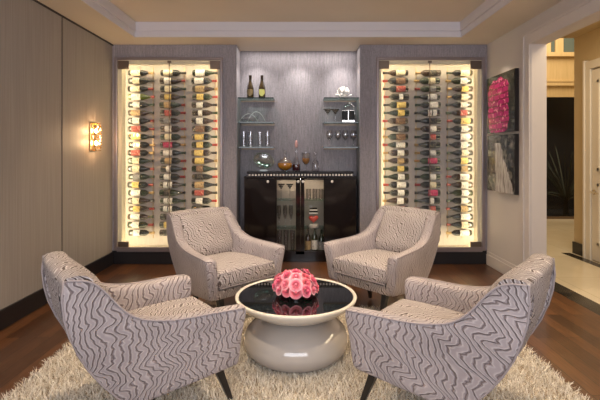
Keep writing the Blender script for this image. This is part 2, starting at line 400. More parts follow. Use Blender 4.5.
# ================================================================ WINE CABINETS
def wine_cabinet(side, x0, x1):
    cx = (x0 + x1) / 2
    t = thing('wine_cabinet', 'built-in lit wine cabinet with glass doors on the %s of the bar niche' % side, 'wine cabinet', (cx, YB, OZ0), 'built-in wine cabinets')
    MB().box(x0, x1, 5.28, 5.295, OZ0, OZ1).build('back_panel', mottled('cabinet_back_fabric', (.52, .46, .42), (.60, .53, .48), (4, 1, 1), 8, .7), t)
    MB().box(x0 - .008, x0, YB + .002, 5.295, OZ0, OZ1).box(x1, x1 + .008, YB + .002, 5.295, OZ0, OZ1).box(x0, x1, YB + .002, 5.28, OZ1 - .008, OZ1).box(x0, x1, YB + .002, 5.28, OZ0 - .008, OZ0 + .002).build('lining', M_cabin, t)
    MB().box(x0, x0 + .040, YB + .034, YB + .042, OZ0 + .03, OZ1 - .03).box(x1 - .040, x1, YB + .034, YB + .042, OZ0 + .03, OZ1 - .03).box(x0, x1, YB + .034, YB + .042, OZ1 - .045, OZ1 - .008).box(x0, x1, YB + .034, YB + .042, OZ0 + .002, OZ0 + .032).build('light_cover', M_cabin, t)
    fm = MB(); w = .03
    fm.box(x0 - w, x0 + .004, YB - .02, YB + .012, OZ0 - .005, OZ1 + w).box(x1 - .004, x1 + w, YB - .02, YB + .012, OZ0 - .005, OZ1 + w)
    fm.box(x0, x1, YB - .02, YB + .012, OZ1 - .004, OZ1 + w).box(x0, x1, YB - .02, YB + .012, OZ0 - .02, OZ0 + .035)
    fm.build('frame', M_frame, t, bevel=.006)
    for s, (a, b_) in enumerate(((x0 + .004, cx - .002), (cx + .002, x1 - .004))):
        d = MB().box(a, b_, YB + .016, YB + .024, OZ0 + .04, OZ1 - .008).build('glass_door', G_door, t)
        e = a if s == 0 else b_; sg = 1 if s == 0 else -1
        for z0, z1 in ((OZ1 - .105, OZ1 - .004), (OZ0 + .035, OZ0 + .095)):
            MB().box(e, e + sg * .125, YB + .010, YB + .030, z0, z1).build('hinge', M_bronze, d, bevel=.002)
        MB().box(cx - sg * .004, cx - sg * .0005, YB + .014, YB + .026, OZ0 + .04, OZ1 - .02).build('edge_seal', M_bronze, d)
        MB().box(cx - sg * .02, cx - sg * .001, YB + .008, YB + .032, OZ1 - .03, OZ1 - .004).build('catch', M_bronze, d)
    # LED strips behind the frame lip, at both sides, top and bottom
    led = MB().box(x0 + .003, x0 + .015, YB + .050, YB + .066, OZ0 + .06, OZ1 - .06).box(x1 - .015, x1 - .003, YB + .050, YB + .066, OZ0 + .06, OZ1 - .06)
    led.box(x0 + .05, x1 - .05, YB + .046, YB + .060, OZ1 - .018, OZ1 - .010).box(x0 + .05, x1 - .05, YB + .046, YB + .060, OZ0 + .004, OZ0 + .010)
    led.build('light_strip', E_led, t)
    return t
wine_cabinet('left', OL0, OL1)
wine_cabinet('right', OR0, OR1)

BY = 5.20; BR = .038; BL = .31
# prototypes, axis along +x, centre of length at 0, label faces -y
def lab_mb(x0, x1, r, span=1.25):
    return MB().lathe([(r, x0), (r, x1)], seg=14, axis='x', a0=PI - span, a1=PI + span)
PROF = {
 'bordeaux': [(.0, -.155), (.030, -.155), (BR, -.147), (BR, .035), (.034, .055), (.018, .075), (.0145, .085), (.0135, .135), (.016, .137), (.016, .152), (0, .153)],
 'burgundy': [(.0, -.155), (.033, -.155), (BR + .002, -.145), (BR + .002, -.01), (.035, .025), (.024, .06), (.016, .09), (.0135, .135), (.016, .137), (.016, .152), (0, .153)],
 'slender':  [(.0, -.155), (.027, -.155), (.035, -.147), (.035, .02), (.030, .045), (.019, .07), (.0145, .09), (.0135, .135), (.0155, .137), (.0155, .152), (0, .153)]}
PROTO = {}
def bottle_proto(shape, kind):
    r = {'bordeaux': BR, 'burgundy': BR + .002, 'slender': .035}[shape] + .0006
    root = bpy.data.objects.new('wine_bottle', None); COL.objects.link(root); root.empty_display_size = .03
    ORIG[root.name] = (0, 0, 0)
    g = MB().lathe(PROF[shape], seg=20, axis='x').build('glass', GLASS['black'], root, smooth=50, local=True)
    L = {'wide': (-.118, -.006), 'mid': (-.098, -.016), 'narrow': (-.08, -.03), 'double': (-.11, -.062)}[kind]
    lb = lab_mb(L[0], L[1], r); 
    if kind == 'double': lb.lathe([(r, -.050), (r, -.004)], seg=14, axis='x', a0=PI - 1.2, a1=PI + 1.2)
    if kind == 'mid':
        lb2 = None
    l = lb.build('label', LAB['cream'], root, smooth=50, local=True)
    c = MB().lathe([(.0150, .092), (.0150, .134), (.0172, .136), (.0172, .1535), (.0, .1545)], seg=14, axis='x').build('capsule', CAPM['black'], root, smooth=50, local=True)
    for o in (g, l, c): o.material_slots[0].link = 'OBJECT'
    return root
def paint(root, gm, lm, cm):
    for ch in root.children:
        n = ch.name.split('.')[0]
        ch.material_slots[0].link = 'OBJECT'
        ch.material_slots[0].material = {'glass': gm, 'label': lm, 'capsule': cm}[n]
ORD = ['top', 'second from top', 'third from top', 'fourth from top', 'fifth from top', 'sixth from top', 'seventh from top', 'eighth from top', 'ninth from top', 'tenth from top',
       'eleventh from top', 'eleventh from bottom', 'tenth from bottom', 'ninth from bottom', 'eighth from bottom', 'seventh from bottom', 'sixth from bottom', 'fifth from bottom', 'fourth from bottom', 'third from bottom', 'second from bottom', 'bottom']
def ordinal(i, n=21):
    if i < 11: return ORD[i]
    return ORD[len(ORD) - (n - i)]
# c cream w white y yellow t tan b brown r red m crimson g grey k black ; upper case = wide label
KEY = {'c': 'cream', 'w': 'white', 'y': 'yellow', 't': 'tan', 'b': 'brown', 'r': 'red', 'm': 'crimson', 'g': 'grey', 'k': 'black'}
ROWS = {
 'left': ['CcCWwTwRYcRccgyWcyWww', 'CwcytrgwcMWtnwDkDDkyk', 'WWTywnwBYyYYbkTRwkRkw'.replace('n', 'n')],
 'right': ['CBRnYyBgBWwtywWwwRwcw', 'kcgWWDkwrkwMkwcMnrkwc', 'CwycwrYwWwcytWwwwtWcW']}
COLX = {'left': [(129, 154), (160.5, 186), (192.5, 217.5)], 'right': [(382, 409), (414, 440.5), (446, 472)]}
for side in ('left', 'right'):
    for ci in range(3):
        colname = ('left', 'middle', 'right')[ci]
        sg = 1 if side == 'left' else -1
        xc = wx(sum(COLX[side][ci]) / 2, BY)
        zs = [wz(73 + 7.985 * i, BY) for i in range(21)]
        # the rack: two upright rails with a pair of pegs for each bottle
        rk = thing('bottle_rack', 'slim metal peg rack of the %s column in the %s wine cabinet' % (colname, side), 'rack', (xc, 5.27, zs[-1] - .08), 'metal bottle racks')
        for (dx, rad) in ((-.06, BR), (.118, .0175)):
            X = xc + sg * dx
            m = MB().box(X - .004, X + .004, 5.262, 5.279, zs[-1] - .08, zs[0] + .08)
            for z in zs:
                m.tube([(X, 5.268, z - rad - .004), (X, BY - .012, z - rad - .004)], .0035, 6)
            m.build('rail', M_rack, rk)
        for i in range(21):
            ch = ROWS[side][ci][i]; rnd = random.Random(hash((side == 'left', ci, i)) & 0xffff)
            rnd = random.Random(1000 * (side == 'left') + 100 * ci + i)
            kind = 'double' if ch == 'D' else 'narrow' if ch == 'n' else 'wide' if ch.isupper() else 'mid'
            lk = 'white' if ch in 'Dn' else KEY[ch.lower()]
            shape = rnd.choice(['bordeaux', 'bordeaux', 'burgundy', 'slender'])
            gk = rnd.choice(['black', 'black', 'green', 'brown'])
            if (side, ci, i) == ('left', 0, 3): shape, gk = 'burgundy', 'olive'
            ck = rnd.choice(['black', 'red', 'red', 'gold', 'black', 'green'])
            key = (shape, kind)
            gdesc = {'olive': 'olive green', 'black': 'dark', 'green': 'dark green', 'brown': 'dark brown'}[gk]
            ldesc = {'wide': 'wide ', 'mid': '', 'narrow': 'narrow ', 'double': 'double '}[kind] + lk
            label = '%s bottle, %s label, %s, %s column, %s wine cabinet' % (gdesc, ldesc, ordinal(i), colname, side)
            loc = (xc + rnd.uniform(-.008, .008), BY, zs[i]); rot = (0, 0, 0) if sg > 0 else (0, PI, 0)
            if key not in PROTO:
                PROTO[key] = o = bottle_proto(*key); tag(o, label, 'wine bottle', 'wine bottles in the lit cabinets'); o.location = loc; o.rotation_euler = rot
            else:
                o = dup(PROTO[key], loc, label, 'wine bottles in the lit cabinets', rot); o.rotation_euler = rot
            paint(o, GLASS[gk], LAB[lk], CAPM[ck])

# ================================================================ CONSOLE
CY = 5.10; CX0, CX1 = wx(244, CY), wx(356.5, CY); CT = wz(176.5, CY); 
ct = thing('bar_cabinet', 'black lacquer bar cabinet with two solid and two glass doors in the niche', 'cabinet', ((CX0 + CX1) / 2, CY, 0))
YBK = NB - .012
G0, G1, G2, G3 = wx(276, CY), wx(300.5, CY), wx(300.5, CY), wx(324.5, CY)
m = MB().box(CX0, CX0 + .02, CY + .02, YBK, .0, CT).box(CX1 - .02, CX1, CY + .02, YBK, .0, CT)
m.box(CX0, CX1, CY, YBK, CT - .02, CT).box(CX0, CX1, CY + .02, YBK, .06, .10).box(CX0, CX1, CY + .04, YBK, 0, .06)
m.box(G0 - .02, G0, CY + .02, YBK, .1, CT - .02).box(G3, G3 + .02, CY + .02, YBK, .1, CT - .02)
m.build('body', M_black, ct, bevel=.002)
MB().box(G0, G3, YBK - .004, YBK - .001, .1, CT - .02).build('interior_back', M_intback, ct)
MB().box(wx(247, CY), wx(353.5, CY), CY - .005, YBK, CT + .034, CT + .062).build('countertop', M_black, ct, bevel=.003)
MB().box(wx(248.5, CY), wx(352, CY), CY + .012, YBK, CT, CT + .034).build('gallery_band', M_black, ct)
n = 34
for i in range(n):
    X = wx(249.5, CY) + (wx(352, CY) - wx(249.5, CY) - .006) * i / (n - 1)
    MB().box(X - .011, X + .011, CY + .0, CY + .011, CT + .007, CT + .030).build('stud', M_pearl, ct, bevel=.004)
def knob(X, par):
    mm = Matrix.Rotation(PI / 2, 4, 'X')
    k = MB(); k.lathe([(.0, 0), (.006, 0), (.006, .012), (.015, .016), (.017, .022), (.012, .030), (0, .031)], (0, 0, 0), 16, M=mm)
    k.v = [(x + X, y + CY - .0, z + wz(181.5, CY)) for x, y, z in k.v]
    k.build('knob', M_pearl, par, smooth=50)
DZ0, DZ1 = .10, CT - .022
def solid_door(a, b_, kx):
    d = MB().box(a, b_, CY, CY + .019, DZ0, DZ1).build('door', M_black, ct, bevel=.002); knob(kx, d)
def glass_door(a, b_, w0, w1, kx):
    z0, z1 = .135, CT - .04
    d = MB().box(a, a + w0, CY, CY + .019, DZ0, DZ1).box(b_ - w1, b_, CY, CY + .019, DZ0, DZ1).box(a, b_, CY, CY + .019, DZ0, z0).box(a, b_, CY, CY + .019, z1, DZ1).build('door', M_black, ct)
    MB().box(a + w0, b_ - w1, CY + .006, CY + .011, z0, z1).build('pane', G_door, d); knob(kx, d)
solid_door(CX0 + .004, G0 - .002, wx(268, CY)); solid_door(G3 + .002, CX1 - .004, wx(332, CY))
glass_door(G0, G1 - .0015, .008, .055, wx(298.2, CY)); glass_door(G1 + .0015, G3, .045, .008, wx(303, CY))
SH = [wz(199.5, 5.2), wz(227.5, 5.2)]
for z in SH:
    MB().box(G0 + .002, G3 - .002, CY + .03, YBK - .006, z - .006, z).build('shelf', G_shelf, ct)
MB().box(G0 + .01, G3 - .01, CY + .05, CY + .07, CT - .034, CT - .028).build('light_strip', emit('console_led', (1, .84, .62), 26), ct)

# ================================================================ GLASS SHELVES
SY = 5.13
def gshelf(x0, x1, py, label, brk):
    z = wz(py, SY)
    o = thing('glass_shelf', label, 'shelf', ((x0 + x1) / 2, NB, z), 'glass shelves in the niche')
    MB().box(x0, x1, SY + .004, NB, z - .012, z).build('plate', G_shelf, o)
    MB().box(x0, x1, SY, SY + .004, z - .0125, z + .0005).box(x0 if brk > 0 else x1, (x0 + .003) if brk > 0 else (x1 - .003), SY + .004, NB, z - .0125, z + .0005).build('front_edge', M_shelfedge, o)
    MB().box(min(x0, x1) + .01, max(x0, x1) - .0, NB - .02, NB, z - .030, z - .013).build('bracket', M_bronze, o)
    return z
LX0, LX1 = NL + .002, wx(273.5, SY); RX0, RX1 = wx(324, SY), NR - .002
ZL = [gshelf(LX0, LX1, p, 'clear glass shelf on the left side of the niche, %s of three' % q, -1) for p, q in ((97.4, 'top'), (121.9, 'middle'), (146.9, 'bottom'))]
ZR = [gshelf(RX0, RX1, p, 'clear glass shelf on the right side of the niche, %s of three' % q, 1) for p, q in ((97.4, 'top'), (121.9, 'middle'), (146.9, 'bottom'))]

# champagne bottles
def champagne(px, lab, colr):
    Y = 5.24; X = wx(px, Y); z = ZL[0]
    t = thing('champagne_bottle', lab, 'bottle', (X, Y, z), 'champagne bottles on the top left shelf')
    h = .285
    MB().lathe([(0, 0), (.038, 0), (.042, .006), (.042, .12), (.036, .155), (.022, .195), (.0155, .22), (.0155, h - .012), (0, h - .01)], (X, Y, z), 24).build('glass', mat('champagne_glass', (.045, .028, .012), .12, Coat_Weight=.5), t, smooth=50)
    MB().lathe([(.0167, .215), (.0167, h - .02), (.0185, h - .018), (.0185, h), (.012, h + .004), (0, h + .004)], (X, Y, z), 18).build('foil', mat('dark_foil', (.05, .035, .02), .3, .5), t, smooth=50)
    # shield shaped label
    lb = MB(); n = 12; rows = []
    for k in range(n + 1):
        q = k / n; w = .95 * (1 if q > .55 else (.25 + .75 * math.sin(q / .55 * PI / 2))) * (1 - .15 * max(0, q - .8) * 5)
        rows.append([(X + .0427 * math.sin(w * (-1 + 2 * j / 8)), Y - .0427 * math.cos(w * (-1 + 2 * j / 8)), z + .025 + .085 * q) for j in range(9)])
    lb.loft(rows, cap=False, closed=False).build('label', mat('shield_' + colr, *({'brown': ((.22, .16, .07),), 'yellow': ((.72, .72, .22),)}[colr])), t, smooth=60)
champagne(250.3, 'champagne bottle with dark olive shield label, left one on the top shelf', 'brown')
champagne(262.0, 'champagne bottle with bright yellow shield label, right one on the top shelf', 'yellow')

def wgt(r, h, t=.0015):   # tumbler profile
    return [(0, 0), (r * .85, 0), (r, h * .05), (r, h), (r - t, h), (r - t, .012), (0, .010)]
def glassware(name, lab, cat, X, Y, Z, prof, m=None, group=None, seg=20, pname='bowl', extra=None):
    t = MB().lathe(prof, (0, 0, 0), seg).build(name, m or G_ware, None, smooth=50)
    t.location = (X, Y, Z); ORIG[t.name] = (X, Y, Z); tag(t, lab, cat, group)
    return t
# left middle shelf: swan-necked glass bowl
Y = 5.24; X = wx(250, Y); z = ZL[1]
t = thing('glass_bowl', 'clear swooping art glass bowl on the middle left shelf', 'bowl', (X, Y, z))
b_ = MB(); rings = []
for i in range(9):
    q = i / 8; r_ = .02 + .075 * math.sin(q * PI / 2)
    rings.append([(X + r_ * 1.25 * math.cos(a) , Y + r_ * .8 * math.sin(a), z + .002 + .055 * q * q + (.045 * q * max(0, math.cos(a)) ** 2) + .02 * q * math.sin(a)) for a in [2 * PI * k / 24 for k in range(24)]])
b_.loft(rings, cap=False); b_.f.append(tuple(range(24))); b_.build('bowl', G_ware, t, smooth=180)
for (x0, top, x1) in ((-.13, .10, .10), (-.03, .125, .19)):
    MB().tube([(X + x0 + (x1 - x0) * q, Y - .01, z + .008 + top * math.sin(q * PI) ** .8) for q in [k / 14 for k in range(15)]], .0035, 8).build('glass_loop', mat('bright_glass_rod', (.75, .78, .76), .08, .3), t, smooth=180)
# left bottom shelf: four highballs
for px, q in ((243.8, 'leftmost'), (250.5, 'second from left'), (260, 'second from right'), (267.5, 'rightmost')):
    t = glassware('highball_glass', 'clear tall glass on the bottom left shelf, %s of the four' % q, 'glass', wx(px, 5.24), 5.24, ZL[2], wgt(.028, .19), group='tall glasses on the bottom left shelf')
    rr = MB().lathe([(.0, 0), (.026, 0), (.0285, .006), (.0285, .014), (0, .014)], seg=20).build('thick_base', mat('thick_glass_base', (.55, .58, .58), .1, .3), t, smooth=50, local=True)
# right top shelf: coral
Y = 5.25; X = wx(343, Y); z = ZR[0]
t = thing('coral_sculpture', 'white branching coral ornament on the top right shelf', 'ornament', (X, Y, z))
MB().lathe([(0, 0), (.05, 0), (.05, .008), (0, .012)], (X, Y, z), 20).build('base', M_coral, t)
c_ = MB(); rng = random.Random(5)
for i in range(46):
    a = rng.uniform(0, 2 * PI); e = rng.uniform(.15, 1.4); L = rng.uniform(.085, .118) * (1.15 - .25 * math.sin(e))
    d = Vector((math.cos(a) * math.cos(e), .65 * math.sin(a) * math.cos(e), math.sin(e))); pts = []
    for k in range(5):
        q = k / 4; p = d * L * q + Vector((rng.uniform(-1, 1), rng.uniform(-1, 1), rng.uniform(-.6, 1))) * .008 * q
        pts.append((X + p.x, Y + p.y, z + .01 + max(p.z * 1.35, 0)))
    c_.tube(pts, [.010, .009, .009, .011, .013], 6)
c_.build('branches', M_coral, t, smooth=180)
# right middle shelf : two zigzag martini glasses and black ice bucket
zig = mat('black_zigzag_glass', (.03, .022, .02), .2); tt = NT(zig)
co = tt.coord((1, 1, 1)); sp = tt.n('ShaderNodeSeparateXYZ'); tt.l(co, sp.inputs[0])
ang = tt.math('ARCTAN2', sp.outputs[1], sp.outputs[0])
zz = tt.math('PINGPONG', tt.math('MULTIPLY', ang, 2.2), .5)
ff = tt.math('FRACT', tt.math('ADD', tt.math('MULTIPLY', sp.outputs[2], 45), zz))
tt.l(tt.mix(tt.math('LESS_THAN', ff, .22), (.03, .022, .02), (.62, .56, .50)), tt.b.inputs['Base Color'])
def martini(px, z, Y, lab, r=.052, group=None, h=.155):
    X = wx(px, Y)
    t = MB().lathe([(0, 0), (.034, 0), (.034, .002), (.004, .006), (.003, h - .06)], seg=24, cap=True).build('martini_glass', G_ware, None, smooth=50)
    t.location = (X, Y, z); ORIG[t.name] = (X, Y, z); tag(t, lab, 'glass', group)
    MB().lathe([(0, h - .062), (.004, h - .06), (r, h), (r - .001, h), (.003, h - .056)], seg=24, cap=False).build('cone_bowl', zig, t, smooth=50, local=True)
martini(327.6, ZR[1], 5.24, 'black patterned martini glass on the right shelf, left one of the pair', .052, 'patterned martini glasses on the middle right shelf', .165)
martini(335.2, ZR[1], 5.25, 'black patterned martini glass on the right shelf, beside the ice bucket', .052, 'patterned martini glasses on the middle right shelf', .165)
Y = 5.24; X = wx(348, Y); z = ZR[1]
t = thing('ice_bucket', 'black and chrome ice bucket with glass dome on the middle right shelf', 'ice bucket', (X, Y, z))
MB().box(X - .072, X - .006, Y - .05, Y + .05, z + .03, z + .14).box(X + .006, X + .072, Y - .05, Y + .05, z + .03, z + .14).build('black_panel', mat('matt_black', (.008, .008, .008), .6), t, bevel=.004)
MB().box(X - .076, X + .076, Y - .045, Y + .045, z + .001, z + .028).box(X - .006, X + .006, Y - .047, Y + .047, z + .028, z + .145).box(X - .076, X + .076, Y - .048, Y + .048, z + .141, z + .150).build('metal_frame', M_chrome, t, bevel=.003)
MB().lathe([(.066, .15), (.064, .185), (.045, .215), (.015, .228), (0, .229)], (X, Y, z), 24, cap=False).build('dome_lid', G_ware, t, smooth=180)
MB().tube([(X + .078, Y, z + .03), (X + .082, Y, z + .12), (X + .07, Y, z + .20), (X + .03, Y, z + .242), (X - .02, Y, z + .235)], .004).build('bail_handle', M_chrome, t, smooth=180)
WINE = [(0, 0), (.034, 0), (.034, .002), (.005, .006), (.0035, .02), (.0035, .075), (.012, .088), (.034, .112), (.042, .14), (.038, .185), (.033, .205), (.032, .205), (.037, .183), (.040, .14), (.032, .114), (.008, .09), (0, .088)]
for px, q in ((329.5, 'leftmost'), (338, 'second from left'), (345.3, 'second from right'), (353.5, 'rightmost')):
    glassware('wine_glass', 'clear stemmed wine glass on the bottom right shelf, %s of the four' % q, 'glass', wx(px, 5.25), 5.25, ZR[2], WINE, group='stemmed glasses on the bottom right shelf')
# ---- counter items
CZ = CT + .062; Y = 5.22
# tilted green glass dish
X = wx(263.5, Y)
t = thing('glass_dish', 'green tinted glass dish propped at a tilt on the bar cabinet', 'dish', (X, Y, CZ))
Mr = Matrix.Translation((X, Y + .01, CZ + .118)) @ Matrix.Rotation(math.radians(22), 4, 'Y') @ Matrix.Rotation(math.radians(62), 4, 'X')
MB().lathe([(0, -.018), (.05, -.012), (.10, .008), (.128, .026), (.124, .030), (.098, .014), (.05, -.005), (0, -.010)], seg=32, cap=False, M=Matrix.Diagonal((1, .82, 1, 1))).build('dish', G_green, t, smooth=180, local=True)
for o in t.children: 
    for v in o.data.vertices: v.co = (Mr @ v.co) - Vector((X, Y, CZ))
e_ = MB().lathe([(.124, .024), (.130, .026), (.124, .031)], seg=32, cap=False, M=Matrix.Diagonal((1, .82, 1, 1)))
e_.v = [tuple(Mr @ Vector(v)) for v in e_.v]; e_.build('rim', mat('green_rim', (.50, .56, .48), .1, .3), t, smooth=180)
MB().box(X - .05, X + .05, Y + .0, Y + .05, CZ, CZ + .02).build('stand', mat('clear_stand', (.4, .42, .4), .15, .3), t, bevel=.004)
# round decanter with amber
X = wx(285, Y)
t = thing('round_decanter', 'round glass decanter of amber liquor on the bar cabinet', 'decanter', (X, Y, CZ))
def ball(r, z0, za, zb, n=10, sq=1.):
    a0 = math.asin(max(-1, min(1, (za - z0) / (r * sq)))); a1 = math.asin(max(-1, min(1, (zb - z0) / (r * sq))))
    return [(r * math.cos(a0 + (a1 - a0) * k / n), z0 + r * sq * math.sin(a0 + (a1 - a0) * k / n)) for k in range(n + 1)]
MB().lathe([(0, .002)] + ball(.096, .078, .002, .150, sq=.80) + [(.014, .16), (.012, .21), (.018, .222)], (X, Y, CZ), 28, cap=False).build('glass', G_ware, t, smooth=180)
MB().lathe([(0, .005)] + ball(.088, .078, .010, .098, sq=.80) + [(0, .098)], (X, Y, CZ), 28).build('liquor', M_amber, t, smooth=60)
MB().lathe([(0, .215), (.012, .215), (.022, .235), (.018, .255), (0, .262)], (X, Y, CZ), 16).build('stopper', G_ware, t, smooth=60)
# tall plum decanter
X = wx(296.3, Y + .06)
t = thing('tall_decanter', 'tall slender-necked decanter with dark plum liquor behind the round decanter', 'decanter', (X, Y + .06, CZ))
MB().lathe([(0, 0), (.045, 0), (.052, .01), (.050, .08), (.030, .14), (.014, .19), (.013, .27), (.022, .30)], (X, Y + .06, CZ), 24, cap=False).build('glass', G_ware, t, smooth=60)
MB().lathe([(0, .004), (.045, .005), (.048, .012), (.046, .08), (0, .08)], (X, Y + .06, CZ), 24).build('liquor', M_plum, t, smooth=60)
MB().lathe([(0, .285), (.016, .29), (.020, .33), (.010, .375), (0, .38)], (X, Y + .06, CZ), 16).build('stopper', mat('rosy_stopper', (.55, .30, .28), .2), t, smooth=60)
# amber goblet
X = wx(306, Y)
t = thing('goblet', 'stemmed glass goblet holding pale amber drink on the bar cabinet', 'goblet', (X, Y, CZ))
MB().lathe([(0, 0), (.036, 0), (.036, .003), (.006, .01), (.005, .06), (.020, .08), (.048, .12), (.055, .225), (.053, .225), (.045, .122), (.018, .084), (0, .08)], (X, Y, CZ), 24, cap=False).build('glass', G_ware, t, smooth=60)
MB().lathe([(0, .084), (.018, .086), (.042, .122), (.047, .155), (0, .155)], (X, Y, CZ), 24).build('drink', mat('pale_amber', (.70, .36, .12), .15), t, smooth=60)
# clear decanter
X = wx(315.5, Y)
t = thing('small_decanter', 'small clear glass decanter with ball stopper, rightmost on the bar cabinet', 'decanter', (X, Y, CZ))
MB().lathe([(0, 0), (.042, 0), (.046, .008), (.044, .09), (.034, .12), (.013, .14), (.012, .185), (.018, .195)], (X, Y, CZ), 24, cap=False).build('glass', G_ware, t, smooth=60)
MB().lathe([(0, .19), (.010, .19)] + ball(.022, .215, .197, .236) + [(0, .237)], (X, Y, CZ), 16).build('stopper', G_ware, t, smooth=60)

# ---- inside the glass doors
Yi = 5.20
def inside(px): return wx(px, Yi)
for px, q in ((281.2, 'left'), (289.8, 'right')):
    martini(px, SH[0], Yi, 'black patterned martini glass inside the bar cabinet, %s one of two' % q, .046, 'patterned martini glasses in the bar cabinet', .19)
for px, q in ((279, 'left'), (285, 'middle'), (291, 'right')):
    glassware('champagne_flute', 'clear flute on the middle cabinet shelf behind the left glass door, %s one' % q, 'glass', inside(px), Yi + .02, SH[1],
              [(0, 0), (.030, 0), (.030, .002), (.004, .006), (.0035, .09), (.016, .12), (.026, .18), (.023, .27), (.022, .27), (.024, .18), (.014, .122), (0, .1)], group='flutes in the bar cabinet')
for px, q in ((279.5, 'left'), (286, 'middle'), (292.5, 'right')):
    glassware('pilsner_glass', 'tall clear glass on the bar cabinet floor behind the left glass door, %s one' % q, 'glass', inside(px), Yi + .02, .10,
              [(0, 0), (.026, 0), (.028, .01), (.022, .03), (.034, .27), (.032, .27), (.020, .035), (0, .02)], group='tall glasses on the bar cabinet floor')
for px, q in ((308.5, 'left'), (315, 'middle'), (321, 'right')):
    glassware('tumbler', 'clear tumbler on the top cabinet shelf behind the right glass door, %s one' % q, 'glass', inside(px), Yi + .01, SH[0], wgt(.032, .13), group='tumblers in the bar cabinet')
# heart vase on middle shelf
X = inside(313.5); z = SH[1]
t = thing('heart_ornament', 'red heart ornament on a striped black and white base inside the bar cabinet', 'ornament', (X, Yi, z))
MB().lathe([(0, 0), (.06, 0), (.065, .02), (.05, .045), (0, .05)], (X, Yi, z), 24).build('base', mat('mottled_base', (.40, .36, .34), .2), t, smooth=60)
hp = []
for k in range(32):
    a = 2 * PI * k / 32
    hx = 16 * math.sin(a) ** 3; hzz = 13 * math.cos(a) - 5 * math.cos(2 * a) - 2 * math.cos(3 * a) - math.cos(4 * a)
    hp.append((hx / 16 * .06, hzz / 16 * .055))
hr = [[(X + x_ * s_, Yi + d_, z + .108 + z_ * s_) for x_, z_ in hp] for d_, s_ in ((-.022, .55), (-.016, .85), (0, 1), (.016, .85), (.022, .55))]
MB().loft(hr).build('heart', M_red, t, smooth=60)
for k in range(4):
    zz = z + .168 + k * .019
    MB().box(X - .055 + .004 * k, X + .055 - .004 * k, Yi - .02, Yi + .02, zz, zz + .0185).build('stripe', (M_pearl, M_black)[k % 2], t, bevel=.002)
# bottles at the bottom right
def spirit(px, lab, h, r, gcol, lcol):
    X = inside(px); Y = Yi + .01
    t = thing('liquor_bottle', lab, 'bottle', (X, Y, .10), 'bottles on the bar cabinet floor')
    MB().lathe([(0, 0), (r, 0), (r + .002, .006), (r, h * .62), (r * .45, h * .75), (.013, h * .8), (.013, h), (0, h)], (X, Y, .10), 20).build('glass', gcol, t, smooth=50)
    MB().lathe([(r + .003, h * .12), (r + .003, h * .48)], (X, Y, .10), 14, a0=-PI / 2 - 1.2, a1=-PI / 2 + 1.2).build('label', lcol, t, smooth=50)
spirit(308, 'dark bottle with tan label in the bar cabinet, left of the white-labelled bottle', .30, .034, GLASS['brown'], LAB['tan'])
spirit(314.5, 'bottle with a tall white label, middle one on the bar cabinet floor', .32, .036, GLASS['green'], LAB['white'])
spirit(321.5, 'dark green bottle with grey label, nearest the right solid door in the cabinet', .28, .034, GLASS['green'], LAB['grey'])

# ================================================================ SCONCE
SYc = 4.55; SZ0, SZ1 = wz(151, SYc), wz(123, SYc)
sc = thing('wall_sconce', 'glowing gold crystal sconce on the left panelled wall', 'wall lamp', (XL, SYc, (SZ0 + SZ1) / 2))
MB().box(XL, XL + .018, SYc - .062, SYc + .062, SZ0, SZ1).build('back_plate', M_gold, sc, bevel=.003)
MB().tube([(XL + .018 + .068 * math.sin(a), SYc - .062 * math.cos(a), SZ0 + .006) for a in [PI * k / 12 for k in range(13)]], .004, 6).tube([(XL + .018 + .068 * math.sin(a), SYc - .062 * math.cos(a), SZ1 - .006) for a in [PI * k / 12 for k in range(13)]], .004, 6).build('rim', M_gold, sc)
rng = random.Random(9)
for i in range(7):
    for j in range(5):
        a = PI * (j + .5) / 5; z = SZ0 + .02 + (SZ1 - SZ0 - .04) * (i + .5) / 7
        p = Vector((XL + .020 + .066 * math.sin(a), SYc - .062 * math.cos(a), z))
        Mc = Matrix.Translation(p) @ Matrix.Rotation(rng.uniform(0, 1), 4, 'X') @ Matrix.Rotation(rng.uniform(0, 1.5), 4, 'Z')
        q = MB(); s_ = .0125
        q.add([Mc @ Vector(v) for v in ((s_, 0, 0), (-s_, 0, 0), (0, s_, 0), (0, -s_, 0), (0, 0, s_ * 1.3), (0, 0, -s_ * 1.3))], [(0, 2, 4), (2, 1, 4), (1, 3, 4), (3, 0, 4), (2, 0, 5), (1, 2, 5), (3, 1, 5), (0, 3, 5)])
        q.build('crystal', G_crys, sc)
for z in (SZ0 + .085, SZ1 - .085):
    MB().lathe([(0, -.022), (.012, -.016), (.015, 0), (.012, .016), (0, .024)], (XL + .045, SYc, z), 14).build('bulb', E_bulb, sc, smooth=180)

# ================================================================ PICTURES on right wall
def norm_uv(t, y0, y1, z0, z1):
    tc = t.n('ShaderNodeTexCoord'); sp = t.n('ShaderNodeSeparateXYZ'); t.l(tc.outputs['Object'], sp.inputs[0])
    u = t.math('DIVIDE', t.math('SUBTRACT', sp.outputs[1], y1), y0 - y1)   # 0 far (left in view) 1 near
    v = t.math('DIVIDE', t.math('SUBTRACT', sp.outputs[2], z0), z1 - z0)
    cb = t.n('ShaderNodeCombineXYZ'); t.l(u, cb.inputs[0]); t.l(v, cb.inputs[1]); return u, v, cb.outputs[0]
PX = XR - .042; PY0, PY1 = 4.30, 4.93
def picture(z0, z1, label, m):
    t = thing('canvas_picture', label, 'picture', (XR, (PY0 + PY1) / 2, z0), 'pictures on the right wall')
    MB().box(PX, XR - .001, PY0, PY1, z0, z1).build('canvas', M_base, t)
    MB().box(PX - .003, PX - .0005, PY0 + .002, PY1 - .002, z0 + .002, z1 - .002).build('print', m, t)
mg = mat('magenta_print', (.02, .02, .025), .2); t = NT(mg)
hh = (PY1 - PY0) / 2
